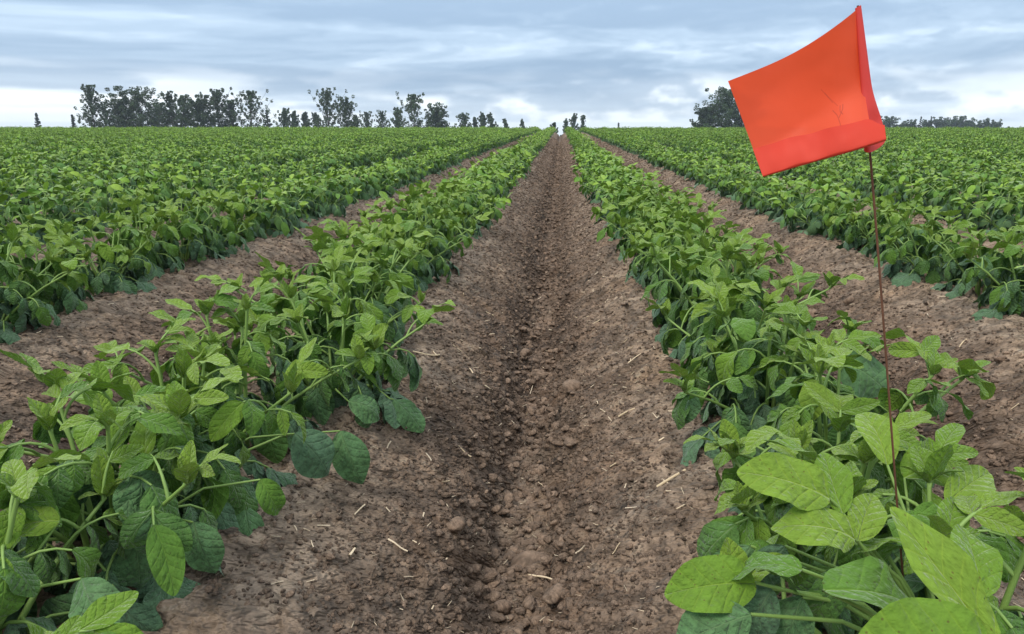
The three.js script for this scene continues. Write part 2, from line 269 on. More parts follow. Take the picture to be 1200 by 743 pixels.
// large leaves that stand out one by one: [row, base column, base row, its depth, tip column, tip row, its depth, tone, shape, facing, width]
const eyeRay = (px, py, d) => V((px - 600) / 870, -(py - 371.5) / 870, -1).multiplyScalar(d).applyQuaternion(camera.quaternion).add(camera.position);
const CAM = V(0, 0.75, 0.66).normalize(), UPR = V(0.1, 0.98, 0.2).normalize();
const EXTRA = [
  [0, 972, 584, 0.58, 884, 545, 0.56, 5, 0, CAM, 1.0], [0, 988, 602, 0.58, 958, 528, 0.62, 4, 2, CAM, 1.05], [0, 1002, 632, 0.57, 936, 603, 0.54, 5, 1, CAM, 1.0], [0, 1006, 634, 0.57, 1018, 574, 0.60, 5, 2, CAM, 1.2],
  [0, 965, 692, 0.50, 1114, 682, 0.52, 3, 0, UPR, 0.9], [0, 1168, 760, 0.47, 1044, 604, 0.50, 5, 2, CAM, 0.75], [0, 1152, 700, 0.48, 1136, 608, 0.52, 4, 8, CAM, 1.0], [0, 1165, 770, 0.45, 1030, 752, 0.43, 4, 0, CAM, 1.2],
  [0, 1040, 545, 0.68, 1018, 466, 0.72, 5, 9, CAM, 1.0], [0, 885, 683, 0.54, 790, 690, 0.52, 4, 0, CAM, 1.1], [0, 940, 668, 0.52, 850, 648, 0.54, 3, 1, UPR, 1.0], [0, 1060, 560, 0.70, 1140, 530, 0.72, 4, 1, UPR, 1.0], [0, 1110, 590, 0.66, 1160, 545, 0.70, 5, 2, CAM, 0.9],
  [0, 880, 720, 0.52, 800, 745, 0.50, 1, 4, CAM, 1.0], [0, 985, 420, 1.30, 1052, 455, 1.28, 1, 5, CAM, 1.3],
  [0, 905, 690, 0.55, 868, 748, 0.53, 0, 4, CAM, 1.1], [0, 940, 700, 0.56, 915, 760, 0.54, 1, 5, CAM, 1.1], [0, 880, 640, 0.66, 845, 700, 0.64, 1, 6, CAM, 1.1], [0, 985, 670, 0.58, 965, 725, 0.55, 2, 3, CAM, 1.1], [0, 920, 640, 0.64, 890, 680, 0.62, 0, 4, CAM, 1.0],
  [-1, 398, 505, 1.14, 420, 564, 1.10, 1, 4, CAM, 0.9], [-1, 408, 470, 1.26, 452, 474, 1.25, 1, 6, CAM, 1.0], [-1, 226, 612, 0.83, 240, 672, 0.80, 1, 4, CAM, 1.0], [-1, 95, 678, 0.68, 108, 738, 0.64, 1, 5, CAM, 1.05],
  [-1, 345, 508, 1.08, 392, 545, 1.05, 0, 6, CAM, 1.1], [-1, 130, 470, 1.0, 50, 450, 1.0, 4, 1, UPR, 1.0], [-1, 128, 500, 0.98, 40, 505, 0.96, 3, 0, UPR, 1.0], [-1, 305, 562, 0.92, 330, 604, 0.90, 3, 3, CAM, 1.0], [-1, 70, 610, 0.72, -10, 618, 0.70, 5, 1, CAM, 1.1], [-1, 170, 540, 0.90, 165, 480, 0.94, 4, 2, CAM, 0.9],
].map(([row, bx, by, bd, tx, ty, td, tone, shape, face, wide]) => { const b = eyeRay(bx, by, bd), t = eyeRay(tx, ty, td), d = t.clone().sub(b), n = d.length() * (shape > 3 && shape < 7 ? 1.12 : 1.04), nn = face.clone().addScaledVector(d.clone().normalize(), -face.dot(d.clone().normalize())).normalize(); return { row, b, d, nn, n, tone, shape, wide }; });
const ORD = ['first', 'second', 'third', 'fourth', 'fifth', 'sixth', 'seventh', 'eighth', 'ninth', 'tenth', 'eleventh', 'twelfth', 'thirteenth', 'fourteenth', 'fifteenth', 'sixteenth', 'seventeenth', 'eighteenth', 'nineteenth', 'twentieth'];
const rowName = (k) => `${ORD[k >= 0 ? k : -1 - k] ?? 'outer'} row ${k >= 0 ? 'right' : 'left'} of the central furrow`;
{
  const all = [], inv = camera.matrixWorldInverse, pr = camera.projectionMatrix, v = V(0, 0, 0);
  for (let k = -44; k < 44; k++) {
    const R = rng(900 + k * 37); let z = k === 0 ? -0.37 : k === -1 ? -0.56 : -0.35 - R() * 0.2;
    while (z > -52) {
      const x = ROW0 + k * ROW + (R() - 0.5) * 0.07 - (k === 0 && z > -0.8 ? 0.05 : 0) + (k === -1 && z > -1.4 ? (R() - (z > -0.9 ? 0.95 : 0.4)) * 0.14 : 0), reach = Math.hypot(x, z);
      v.set(x, 0.13 - drop(z), z).applyMatrix4(inv); const depth = -v.z; v.applyMatrix4(pr);
      const seen = depth > 0.2 && Math.abs(v.x) < 1 + 0.12 / depth && v.y < 1.3 && v.y > -1 - 0.25 / depth;
      if (seen || (reach < 3 && depth > -0.2 && Math.abs(x) > 0.8) || (depth > 1 && Math.abs(v.x) < 1.25 + 1 / depth)) all.push({ k, x, z, seen, reach, grow: 0.80 + 0.26 * R() + 0.16 * vnoise(x * 0.7, z * 0.6, 44), seed: Math.floor(R() * 1e6) });
      z -= (k === -1 && z > -1.3 ? 0.19 : lerp(0.21, 0.29, R()) * (k === 0 || k === -1 ? 0.9 : 1)) * (reach < 8 ? 1 : 0.94);
    }
  }
  all.sort((a, b) => a.reach - b.reach);
  const nth = new Map(); let shown = 0;
  const protos = [], PN = 8; for (let i = 0; i < PN; i++) protos.push(growPlant(5000 + i, { h: 0.23, stems: 7, nodes: 7, rich: 2, size: 1.06, young: -0.07 }));
  const midGeo = protos.map((p, i) => crowdGeo(p, LEAF_MID, 70 + i, false)), midStem = protos.map((p) => stemGeo(p.stems.flat(), 4)), made = [];
  const far = [[], [], []];
  for (const p of all) {
    const y = hill(p.x, p.z) - 0.004;
    if (p.seen && shown < 300) {
      shown++; const n = nth.get(p.k) ?? 0; nth.set(p.k, n + 1); let o;
      if (p.reach < 3.7) {
        const plan = growPlant(p.seed, { h: (p.k === -1 || p.k === 0 ? 0.24 : 0.23) * p.grow, stems: 8, nodes: 6, rich: 2, size: 1.05, young: ((p.seed % 100) / 100 - 0.5) * 0.12 });
        for (const e of EXTRA) if (e.row === p.k) {
          const mine = all.filter((q) => q.k === e.row).sort((q, r) => Math.hypot(q.x - e.b.x, q.z - e.b.z) - Math.hypot(r.x - e.b.x, r.z - e.b.z))[0]; if (mine !== p) continue;
          const b = e.b.clone().sub(V(p.x, y, p.z)), d = e.d.clone().normalize(), root = V(b.x * 0.12, Math.max(0.02, b.y * 0.35), b.z * 0.12), mid = root.clone().lerp(b, 0.6); mid.y += 0.015; mid.addScaledVector(d, -0.01);
          if (d.y > 0.25 * 0) d.y += [0.27, 0.45, 0.17, 0.6, 0.6, 0.45, 0.75, -0.1, 0.15, 0.37][e.shape] * 0.45; d.normalize();
          const n = e.nn.clone().addScaledVector(d, -e.nn.dot(d)).normalize();
          plan.leaves.push({ m: basis(b, d, n, e.n, e.wide), shape: e.shape, tone: e.tone }); plan.stems[0].push({ pts: [root, root.clone().lerp(mid, 0.5).add(V(0, 0.008, 0)), mid, b], r0: 0.0028, r1: 0.0013 });
        }
        o = buildNear([p.x, y, p.z], plan);
        tag(o, { '0,0': 'bright leafy potato plant filling the lower right corner, nearest of its row', '0,1': 'bright large-leaved potato plant around the foot of the rusty flag wire', '-1,0': 'bushy potato plant in the lower left corner, nearest of its row' }[`${p.k},${n}`] ?? `${ORD[n]} leafy potato plant from the front in the ${rowName(p.k)}`, 'potato plant', 'potato plants in the hilled rows');
      } else {
        const i = p.seed % PN;
        if (!made[i]) { o = made[i] = base('potato_plant', [p.x, y, p.z]); mesh('stem', midStem[i], stemMat, o); const f = mesh('foliage', midGeo[i], crowdMat, o); f.userData.kind = 'stuff'; }
        else { o = made[i].clone(); o.name = numbered('potato_plant'); o.position.set(p.x, y, p.z); scene.add(o); }
        o.rotation.y = (p.seed % 2) * Math.PI + ((p.seed % 61) / 61 - 0.5) * 0.7; o.scale.set(p.grow * 1.02, p.grow * 0.92, p.grow * 0.98);
        o.userData = {}; tag(o, ORD[n] ? `${ORD[n]} potato plant from the front in the ${rowName(p.k)}` : `small green potato plant far back, merging into the ${rowName(p.k)}`, 'potato plant', ORD[n] ? 'potato plants in the hilled rows' : `potato plants far back in the ${rowName(p.k)}`);
      }
    } else far[p.seed % 3].push({ ...p, y });
  }
  const crop = new THREE.Group(); crop.name = 'potato_crop'; crop.userData = { label: 'distant potato plants merging into green rows up to the skyline', category: 'potato crop', kind: 'stuff' }; scene.add(crop);
  far.forEach((list, i) => {
    const im = new THREE.InstancedMesh(crowdGeo(protos[i], LEAF_FAR, 170 + i, true), crowdMat, list.length), d = new THREE.Object3D(), c = new THREE.Color();
    list.forEach((p, q) => { d.position.set(p.x, p.y, p.z); d.rotation.y = (p.seed % 2) * Math.PI + ((p.seed % 61) / 61 - 0.5) * 0.8; const s = p.grow * 0.93; d.scale.set(s, s * (0.82 + 0.40 * ((p.seed % 17) / 17)), s); d.updateMatrix(); im.setMatrixAt(q, d.matrix); const t = 0.80 + 0.40 * ((p.seed % 23) / 23) * (0.7 + 0.6 * vnoise(p.x * 0.5, p.z * 0.35, 15)); im.setColorAt(q, c.setRGB(t, t, t)); });
    im.name = 'foliage'; im.userData.kind = 'stuff'; im.castShadow = im.receiveShadow = true; crop.add(im);
  });
  console.log('plants', all.length, 'shown', shown, 'far', far.map((f) => f.length).join());
}

// ------------------------------------------------------------------ orange marking flag on a rusty wire
{
  const T = V(0.2215, 0.6028, -0.6163), foot = V(0.3375, -0.03, -0.6052), along = V(0.1889, -0.9818, 0.018).normalize();
  const o = base('marking_flag', [foot.x, 0, foot.z]), at = (p) => p.clone().sub(o.position);
  tag(o, 'bright orange plastic marking flag on a thin rusty wire above the front right plant', 'marking flag');
  const wire = new MB(), wp = []; for (let k = 0; k <= 24; k++) { const t = k / 24, p = T.clone().addScaledVector(along, -0.002).lerp(foot, t); p.x += Math.sin(t * 5.2) * 0.0012 + 0.009 * t * t; p.z += Math.sin(t * 3.7 + 1) * 0.0012; wp.push(at(p)); }
  wire.tube(wp, 0.00095, 0.00095, 8);
  const rust = texture(64, (u, v) => { const t = fbm(u * 6, v * 60, 3, 5); return [0.30 + 0.26 * t, 0.20 + 0.18 * t, 0.15 + 0.13 * t]; }, true);
  mesh('wire', wire.geo(), new THREE.MeshStandardMaterial({ name: 'rusty_wire', map: rust, roughness: 0.75, metalness: 0.3 }), o);
  const canvas = document.createElement('canvas'); canvas.width = canvas.height = 512; const g = canvas.getContext('2d');   // hand-drawn pen strokes on the plastic
  g.fillStyle = '#ffffff'; g.fillRect(0, 0, 512, 512); g.strokeStyle = 'rgba(120,70,66,0.24)'; g.lineWidth = 4; g.lineCap = 'round';
  const stroke = (...p) => { g.beginPath(); g.moveTo(p[0], p[1]); for (let k = 2; k < p.length; k += 2) g.lineTo(p[k], p[k + 1]); g.stroke(); };
  stroke(140, 268, 126, 290, 122, 318, 122, 372); stroke(96, 262, 100, 276, 120, 298); stroke(108, 262, 112, 280, 104, 292);
  g.strokeStyle = 'rgba(120,70,60,0.13)'; g.lineWidth = 4; stroke(172, 178, 150, 214, 118, 258); stroke(160, 196, 136, 240);
  const print = new THREE.CanvasTexture(canvas); print.colorSpace = THREE.SRGBColorSpace; print.magFilter = THREE.LinearFilter;
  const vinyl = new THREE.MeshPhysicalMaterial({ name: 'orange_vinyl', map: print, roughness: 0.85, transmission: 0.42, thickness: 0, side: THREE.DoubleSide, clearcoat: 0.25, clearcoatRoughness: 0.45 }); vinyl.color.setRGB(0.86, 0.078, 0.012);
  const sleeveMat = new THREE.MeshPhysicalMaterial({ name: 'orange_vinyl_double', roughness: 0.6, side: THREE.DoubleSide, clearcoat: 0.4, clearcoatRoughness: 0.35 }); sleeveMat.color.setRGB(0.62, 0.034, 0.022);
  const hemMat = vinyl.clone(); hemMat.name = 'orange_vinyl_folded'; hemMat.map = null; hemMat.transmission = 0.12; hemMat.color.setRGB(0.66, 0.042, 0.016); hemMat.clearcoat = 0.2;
  const B = T.clone().addScaledVector(along, 0.0985), FT = V(0.1337, 0.552, -0.6387), FB = V(0.1624, 0.480, -0.6216);
  const front = FT.clone().sub(T).cross(B.clone().sub(T)).normalize(); if (front.z < 0) front.negate();
  const NS = 36, prof = 44;
  const surface = (j0, j1, from) => { const P = [], U = [], I = [], rows = j1 - j0;
  for (let i = 0; i <= NS; i++) {
    const s0 = lerp(from, 1, i / NS), s = Math.max(0, s0), top = T.clone().lerp(FT, s0), bot = B.clone().lerp(FB, s0), down = bot.clone().sub(top), len = down.length(); down.normalize();
    const sag = 0.0060 * Math.sin(Math.PI * Math.pow(s0, 0.85)), wavef = 0.004 * Math.sin(s0 * 4.6 + 0.6) + 0.003 * Math.sin(s0 * 9);
    const lip = lerp(0.0175, 0.0220, s) * (1 - 0.45 * sstep(0.03, -0.115, s0)), start = lerp(0.46, 0.80, s), deep = lerp(0.020, 0.009, s);
    for (let j = j0; j <= j1; j++) {
      let q, f, v;
      if (j <= 28) { const t = j / 28; q = t * len; f = wavef * (1 - 0.5 * t) - 0.004 * Math.sin(Math.PI * t) + deep * Math.pow(sstep(start, 1.06, t), 1.0) * 1.1; q += sag * (1 - t) ** 1.2; v = t * 0.8; }
      else if (j <= 36) { const a = (j - 28) / 8 * Math.PI, f0 = wavef * 0.5 + deep * 1.05; q = len + Math.sin(a) * 0.0022; f = f0 + 0.0024 * (1 - Math.cos(a)); v = 0.8 + (j - 28) / 8 * 0.03; }
      else { const t = (j - 36) / 8, f0 = wavef * 0.5 + deep * 1.05 + 0.0048; q = len - t * lip; f = f0 - lip * t * lerp(0.42, 0.20, s) + 0.0010 * Math.sin(s0 * 7) * t; v = 0.83 + t * 0.17; }
      f += 0.0016 * (fbm(s0 * 4 + 2, v * 5, 3, 400) - 0.5) + (j > 30 ? 0.0022 * (fbm(s0 * 7, v * 6, 2, 410) - 0.5) : 0); q += j > 34 ? 0.0016 * (vnoise(s0 * 6, 3, 420) - 0.5) : 0;
      const p = at(top.clone().addScaledVector(down, q).addScaledVector(front, f)); P.push(p.x, p.y, p.z); U.push(s0, 1 - v);
      if (i < NS && j < j1) { const a = i * (rows + 1) + j - j0; I.push(a, a + rows + 1, a + 1, a + 1, a + rows + 1, a + rows + 2); }
    }
  }
  const g2 = new THREE.BufferGeometry(); g2.setAttribute('position', new THREE.BufferAttribute(new Float32Array(P), 3)); g2.setAttribute('uv', new THREE.BufferAttribute(new Float32Array(U), 2)); g2.setIndex(I); g2.computeVertexNormals(); return g2; };
  mesh('flag_sheet', surface(0, 32, 0), vinyl, o);
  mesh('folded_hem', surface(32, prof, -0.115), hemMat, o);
  // the hem sleeve that the wire runs through: a flattened tube that gapes open at its lower end
  const sp = [], si = [], su = [], right = T.clone().sub(FT).normalize(), SN = 20, SR = 16;
  for (let k = 0; k <= SN; k++) {
    const t = k / SN, c = T.clone().addScaledVector(along, -0.001 + 0.1045 * t), gape = sstep(0.55, 0.98, t), wide = 0.0023 + 0.0030 * t + 0.0035 * gape, thick = 0.0017 + 0.0040 * gape;
    const dent = 0.0035 * Math.exp(-(((t - 0.83) / 0.07) ** 2));
    for (let a = 0; a <= SR; a++) { const q = a / SR * 2 * Math.PI, cs = Math.cos(q), sn = Math.sin(q), p = at(c.clone().addScaledVector(right, 0.0003 + 0.0022 * t + 0.0015 * gape + wide * cs).addScaledVector(front, thick * sn * (1 - 0.2 * cs) + 0.001 + 0.010 * gape * sstep(0.4, -1, cs) * 0.6 - dent * Math.max(0, sn)).addScaledVector(along, 0.004 * gape * sn)); sp.push(p.x, p.y, p.z); su.push(a / SR, t); if (k < SN && a < SR) { const z = k * (SR + 1) + a; si.push(z, z + 1, z + SR + 1, z + 1, z + SR + 2, z + SR + 1); } }
  }
  const sg = new THREE.BufferGeometry(); sg.setAttribute('position', new THREE.BufferAttribute(new Float32Array(sp), 3)); sg.setAttribute('uv', new THREE.BufferAttribute(new Float32Array(su), 2)); sg.setIndex(si); sg.computeVertexNormals();
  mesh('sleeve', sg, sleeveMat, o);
}

// ------------------------------------------------------------------ clods, crumbs and straw on the soil
const lump = (seed, detail, rough) => {
  const g = new THREE.IcosahedronGeometry(1, detail), p = g.attributes.position, key = new Map(), P = [], I = [], v = V(0, 0, 0), Q = rng(seed * 31 + 5), cut = Array.from({ length: 9 }, () => [V(Q() - 0.5, Q() - 0.5, Q() - 0.5).normalize(), 0.55 + 0.4 * Q()]);
  for (let k = 0; k < p.count; k++) { v.fromBufferAttribute(p, k); const id = v.toArray().map((q) => q.toFixed(3)).join(); if (!key.has(id)) { key.set(id, P.length / 3); let r = 1; for (const [pn, pd] of cut) { const c = v.dot(pn); if (c > 0.05) r = Math.min(r, pd / c); } r *= 1 + rough * 0.30 * (fbm(v.x * 2.6 + seed * 5, v.y * 2.6 + v.z * 3.1 + seed, 3, seed) - 0.5) + rough * 0.16 * (vnoise(v.x * 9 + v.z * 5, v.y * 9 - v.z * 4, seed + 3) - 0.5); P.push(v.x * r, v.y * r * 0.72, v.z * r); } I.push(key.get(id)); }
  const o = new THREE.BufferGeometry(), n = P.length / 3, U = new Float32Array(n * 2); for (let k = 0; k < n; k++) { U[k * 2] = P[k * 3] * 0.06; U[k * 2 + 1] = P[k * 3 + 2] * 0.06 + P[k * 3 + 1] * 0.03; }
  o.setAttribute('position', new THREE.BufferAttribute(new Float32Array(P), 3)); o.setAttribute('uv', new THREE.BufferAttribute(U, 2)); o.setIndex(I); o.computeVertexNormals(); return o;
};
{
  const soil = scene.getObjectByName('soil_ground').material, clodMat = new THREE.MeshStandardMaterial({ name: 'clod', map: soil.map, bumpMap: soil.bumpMap, bumpScale: 0.006, roughness: 0.96 }); clodMat.color.setRGB(0.255, 0.190, 0.140);
  const R = rng(77), shapes = [1, 2, 3, 4, 5, 6].map((k) => lump(k, 3, 0.9));
  const place = (x, z, r, label, group) => { const m = mesh('soil_clod', shapes[Math.floor(R() * 6)], clodMat, scene); m.position.set(x, ground(x, z) + r * 0.1, z); m.rotation.set((R() - 0.5) * 0.7, R() * 6.3, (R() - 0.5) * 0.7); m.scale.set(r * (0.9 + 0.5 * R()), r * (0.85 + 0.4 * R()), r * (0.8 + 0.4 * R())); tag(m, label, 'soil clod', group); };
  place(-0.035, -1.18, 0.042, 'largest brown soil clod, lying in the bottom of the central furrow near the front', 'soil clods in the central furrow');
  for (let k = 0; k < 26; k++) { const t = Math.pow(R(), 1.6), z = -1.0 - t * 3.2; place(-0.065 + (R() - 0.5) * 0.22, z, 0.013 + 0.015 * R(), 'small brown soil clod among others in the central furrow', 'soil clods in the central furrow'); }
  for (let k = 0; k < 22; k++) { const z = -1.15 - Math.pow(R(), 1.4) * 2.6; place(0.845 + (R() - 0.5) * 0.46, z, 0.014 + 0.016 * R(), 'small brown soil clod in the bare furrow on the right', 'soil clods in the right furrow'); }
  const N = 140000, im = new THREE.InstancedMesh(lump(9, 1, 0.8), clodMat, N), d = new THREE.Object3D(), c = new THREE.Color();
  for (let k = 0; k < N; k++) {
    const D = 0.72 * Math.pow(10, R() * 1.6), z = -D, f = [-0.975, -0.975, -0.065, -0.065, -0.065, 0.845, 0.845, -1.885, 1.755][Math.floor(R() * 9)], off = (R() + R() + R() - 1.5) * 0.42, x = f + off, r = 0.0019 + 0.0085 * Math.pow(R(), 5) * (0.6 + 0.9 * sstep(0.14, 0.05, Math.abs(off))) + 0.0009 * D;
    d.position.set(x, ground(x, z) + r * 0.02, z); d.rotation.set((R() - 0.5) * 0.9, R() * 6.3, (R() - 0.5) * 0.9); d.scale.set(r * (0.8 + 0.9 * R()), r * (0.5 + 0.4 * R()), r); d.updateMatrix(); im.setMatrixAt(k, d.matrix);
    const t = 0.75 + 0.75 * R() * R(); im.setColorAt(k, c.setRGB(t, t, t));
  }
  im.name = 'soil_crumbs'; im.userData = { label: 'loose brown soil crumbs scattered over the furrows', category: 'soil crumbs', kind: 'stuff' }; im.castShadow = im.receiveShadow = true; scene.add(im);
}
{
  const straws = [[0.80, 0.66, 0.47], [0.62, 0.50, 0.33], [0.70, 0.60, 0.46]].map((c, i) => { const m = new THREE.MeshStandardMaterial({ name: 'straw_' + i, roughness: 0.8 }); m.color.setRGB(...c); return m; });
  const R = rng(311), stalk = (len, r) => { const b = new MB(), pts = [], k0 = (R() - 0.5) * 0.5, k1 = (R() - 0.5) * 0.3; for (let k = 0; k <= 6; k++) { const t = k / 6 - 0.5; pts.push(V(k0 * len * (t * t - 0.08), k1 * len * 0.25 * Math.sin(t * 6), t * len)); } b.tube(pts, r, r * 0.8, 5); return b.geo(); };
  const lay = (x, z, len, ang, label, group, r = 0.0014) => {
    const m = mesh('straw_stalk', stalk(len, r), straws[Math.floor(R() * 3)], scene), c = Math.sin(ang) * len / 2, s = Math.cos(ang) * len / 2, y0 = ground(x - c, z - s), y1 = ground(x + c, z + s), ym = ground(x, z), mid = Math.max((y0 + y1) / 2, ym - 0.004) + r + 0.002;
    m.position.set(x, mid, z); m.rotation.order = 'YXZ'; m.rotation.set(-Math.atan2(y1 - y0, len), ang, R() * 6); m.scale.set(1, 0.7, 1); tag(m, label, 'straw', group);
  };
  lay(0.185, -1.10, 0.055, 1.45, 'long pale straw stalk on the soil by the left edge of the first right row', undefined, 0.0024);
  lay(-0.02, -1.10, 0.075, 0.75, 'long pale slanted straw stalk in the bottom of the central furrow near the front', undefined, 0.0022);
  lay(-0.32, -1.72, 0.080, 2.3, 'long thin straw stalk slanting down the left slope of the central furrow', undefined, 0.0020);
  lay(1.02, -1.50, 0.060, 0.6, 'longest pale straw stalk in the bare furrow on the far right', undefined, 0.0020);
  for (let k = 0; k < 70; k++) { const z = -0.85 - Math.pow(R(), 1.5) * 2.6; lay(-0.065 + (R() - 0.5) * 0.52, z, 0.012 + 0.035 * R() * R(), R() * 6.3, 'short pale straw bit on the bare soil of the central furrow', 'straw bits in the central furrow', 0.001 + 0.0012 * R()); }
  for (let k = 0; k < 34; k++) { const z = -1.1 - Math.pow(R(), 1.4) * 2.4; lay(0.86 + (R() - 0.5) * 0.5, z, 0.014 + 0.035 * R() * R(), R() * 6.3, 'short pale straw bit on the bare soil of the right furrow', 'straw bits in the right furrow', 0.001 + 0.0012 * R()); }
  for (let k = 0; k < 16; k++) { const z = -0.95 - R() * 1.8; lay(-0.95 + (R() - 0.5) * 0.4, z, 0.014 + 0.03 * R() * R(), R() * 6.3, 'short pale straw bit on the bare soil of the left furrow', 'straw bits in the left furrow', 0.001 + 0.0012 * R()); }
  const N = 2600, g = new MB(); g.tube([V(0, 0, -0.5), V(0.05, 0.03, 0), V(0, 0, 0.5)], 0.11, 0.08, 4);
  const im = new THREE.InstancedMesh(g.geo(), straws[2], N), d = new THREE.Object3D(), c = new THREE.Color();
  for (let k = 0; k < N; k++) { const D = 0.75 * Math.pow(10, R() * 1.0), f = [-0.975, -0.065, -0.065, 0.845, 0.845][Math.floor(R() * 5)], x = f + (R() + R() - 1) * 0.5, z = -D, l = 0.006 + 0.016 * R() * R() + 0.001 * D; d.position.set(x, ground(x, z) + 0.002, z); d.rotation.set((R() - 0.5) * 0.6, R() * 6.3, R() * 6); d.scale.set(l * 0.7, l * 0.5, l); d.updateMatrix(); im.setMatrixAt(k, d.matrix); const t = 0.5 + 0.6 * R(); im.setColorAt(k, c.setRGB(t, t * 0.97, t * 0.92)); }
  im.name = 'straw_chaff'; im.userData = { label: 'fine pale straw chaff strewn over the furrows', category: 'straw chaff', kind: 'stuff' }; im.castShadow = im.receiveShadow = true; scene.add(im);
}

// ------------------------------------------------------------------ trees behind the crest
const bark = new THREE.MeshStandardMaterial({ name: 'bark', roughness: 0.95 }); bark.color.setRGB(0.075, 0.068, 0.060);
const crownMat = new THREE.MeshPhysicalMaterial({ name: 'tree_leaf', vertexColors: true, roughness: 0.9, transmission: 0.2, thickness: 0, side: THREE.DoubleSide });
const QUAD = (() => { const g = new THREE.BufferGeometry(); g.setAttribute('position', new THREE.BufferAttribute(new Float32Array([0, 0, -0.5, 0.36, 0.05, 0, 0, 0, 0.5, -0.36, 0.05, 0]), 3)); g.setAttribute('normal', new THREE.BufferAttribute(new Float32Array([0, 1, 0, 0, 1, 0, 0, 1, 0, 0, 1, 0]), 3)); g.setIndex([0, 2, 1, 0, 3, 2]); return g; })();
// kind: aspen (airy, upright limbs), broadleaf (dense and round), spruce (pointed, in whorls), bush
function makeTree(kind, pos, h, w, seed, lean, dense, label, group) {
  const R = rng(seed), rr = (a, b) => a + (b - a) * R(), o = base('tree', pos); if (kind === 'spruce') o.name = o.name.replace('tree', 'tree');
  tag(o, label, 'tree', group);
  const t = new MB(), c = new MB(), leanAt = (y) => lean * y * (0.5 + 0.5 * y / h), sprays = [];
  const top = kind === 'broadleaf' ? 0.8 : 0.97, tp = []; for (let k = 0; k <= 7; k++) { const y = h * top * k / 7; tp.push(V(leanAt(y) + Math.sin(k * 1.3 + seed) * h * 0.008, y, Math.cos(k * 1.7 + seed) * h * 0.008)); } t.tube(tp, h * 0.016, h * 0.004, 6);
  const limbs = kind === 'spruce' ? 34 : kind === 'bush' ? 9 : kind === 'aspen' ? 38 : 40;
  for (let k = 0; k < limbs; k++) {
    const f = kind === 'spruce' ? lerp(0.06, 0.97, k / (limbs - 1)) : kind === 'bush' ? rr(0.02, 0.35) : (k + R()) / limbs * 0.86 + 0.06, y0 = h * f * top, a = k * 2.4 + rr(-0.4, 0.4);
    const el = kind === 'spruce' ? rr(-0.25, 0.15) : kind === 'aspen' ? lerp(0.45, 1.2, f) + rr(-0.15, 0.25) : lerp(0.1, 1.0, f) + rr(-0.15, 0.3), env = kind === 'spruce' ? (1 - f) * 1.25 + 0.02 : kind === 'aspen' ? 1.75 * Math.pow(1 - f * 0.94, 0.85) * rr(0.55, 1.2) : 1.15 * Math.sqrt(Math.max(0.06, 1 - ((f - 0.30) / 0.72) ** 2));
    const L = Math.min(w / 2 * env * rr(0.7, 1.15) / Math.max(0.35, Math.cos(el)), h * (1.02 - f * top) / Math.max(0.15, Math.sin(Math.abs(el)))), pts = [];
    for (let q = 0; q <= 4; q++) { const s = q / 4; pts.push(V(leanAt(y0) + Math.cos(a) * Math.cos(el) * L * s + lean * L * s * s * 0.5, y0 + Math.sin(el) * L * s + (kind === 'spruce' ? 0.06 * L * s * s : 0.08 * L * s), Math.sin(a) * Math.cos(el) * L * s)); }
    t.tube(pts, h * 0.006 * (1.1 - f * 0.7), h * 0.0015, 4); for (let q = 1; q <= 4; q++) sprays.push([pts[q], L, f]);
    if (kind !== 'spruce') { const m = pts[2], e = V(rr(-1, 1), rr(0.1, 1), rr(-1, 1)).normalize().multiplyScalar(L * rr(0.25, 0.5)), end = m.clone().add(e); t.tube([m, m.clone().lerp(end, 0.5), end], h * 0.003, h * 0.001, 3); sprays.push([end, L, f]); }
  }
  for (let k = 0; k < (kind === 'spruce' ? 0 : 5); k++) sprays.push([tp[7].clone().add(V(rr(-0.3, 0.3), rr(-0.8, 0.3), rr(-0.3, 0.3))), 1, 1]);
  const q4 = new THREE.Quaternion(), mx = new THREE.Matrix4(), per = Math.round(dense * (kind === 'spruce' ? 9 : kind === 'broadleaf' ? 42 : 28)), dist = Math.hypot(pos[0], pos[2]), u = 0.24 * Math.min(1.25, dist / 150), tint = rr(0.85, 1.15);
  for (const [p, L, f] of sprays) {
    if (kind === 'aspen' && R() < 0.10) continue;
    const rad = kind === 'spruce' ? 0.12 + 0.14 * L * (1 - f * 0.5) : kind === 'aspen' ? 0.040 * h * (1 - 0.5 * f) * rr(0.6, 1.2) : 0.060 * h * rr(0.7, 1.2), tone = rr(0.7, 1.25) * tint;
    for (let k = 0; k < per; k++) {
      const d = V(rr(-1, 1), rr(-1, 1), rr(-1, 1)); if (d.lengthSq() > 1) d.normalize(); d.multiplyScalar(rad); d.y *= kind === 'aspen' ? 1.35 : 0.8;
      q4.setFromEuler(new THREE.Euler(rr(-1.2, 1.2), rr(0, 6.28), rr(-1.2, 1.2))); const s = u * rr(0.6, 1.5), k2 = tone * rr(0.8, 1.2);
      mx.compose(p.clone().add(d), q4, V(s, s, s)); c.add(QUAD, mx, kind === 'spruce' ? [0.030 * k2, 0.050 * k2, 0.034 * k2] : kind === 'aspen' ? [0.044 * k2, 0.086 * k2, 0.034 * k2] : [0.036 * k2, 0.076 * k2, 0.026 * k2]);
    }
  }
  mesh('trunk', t.geo(), bark, o); mesh('crown', c.geo(), crownMat, o); return o;
}
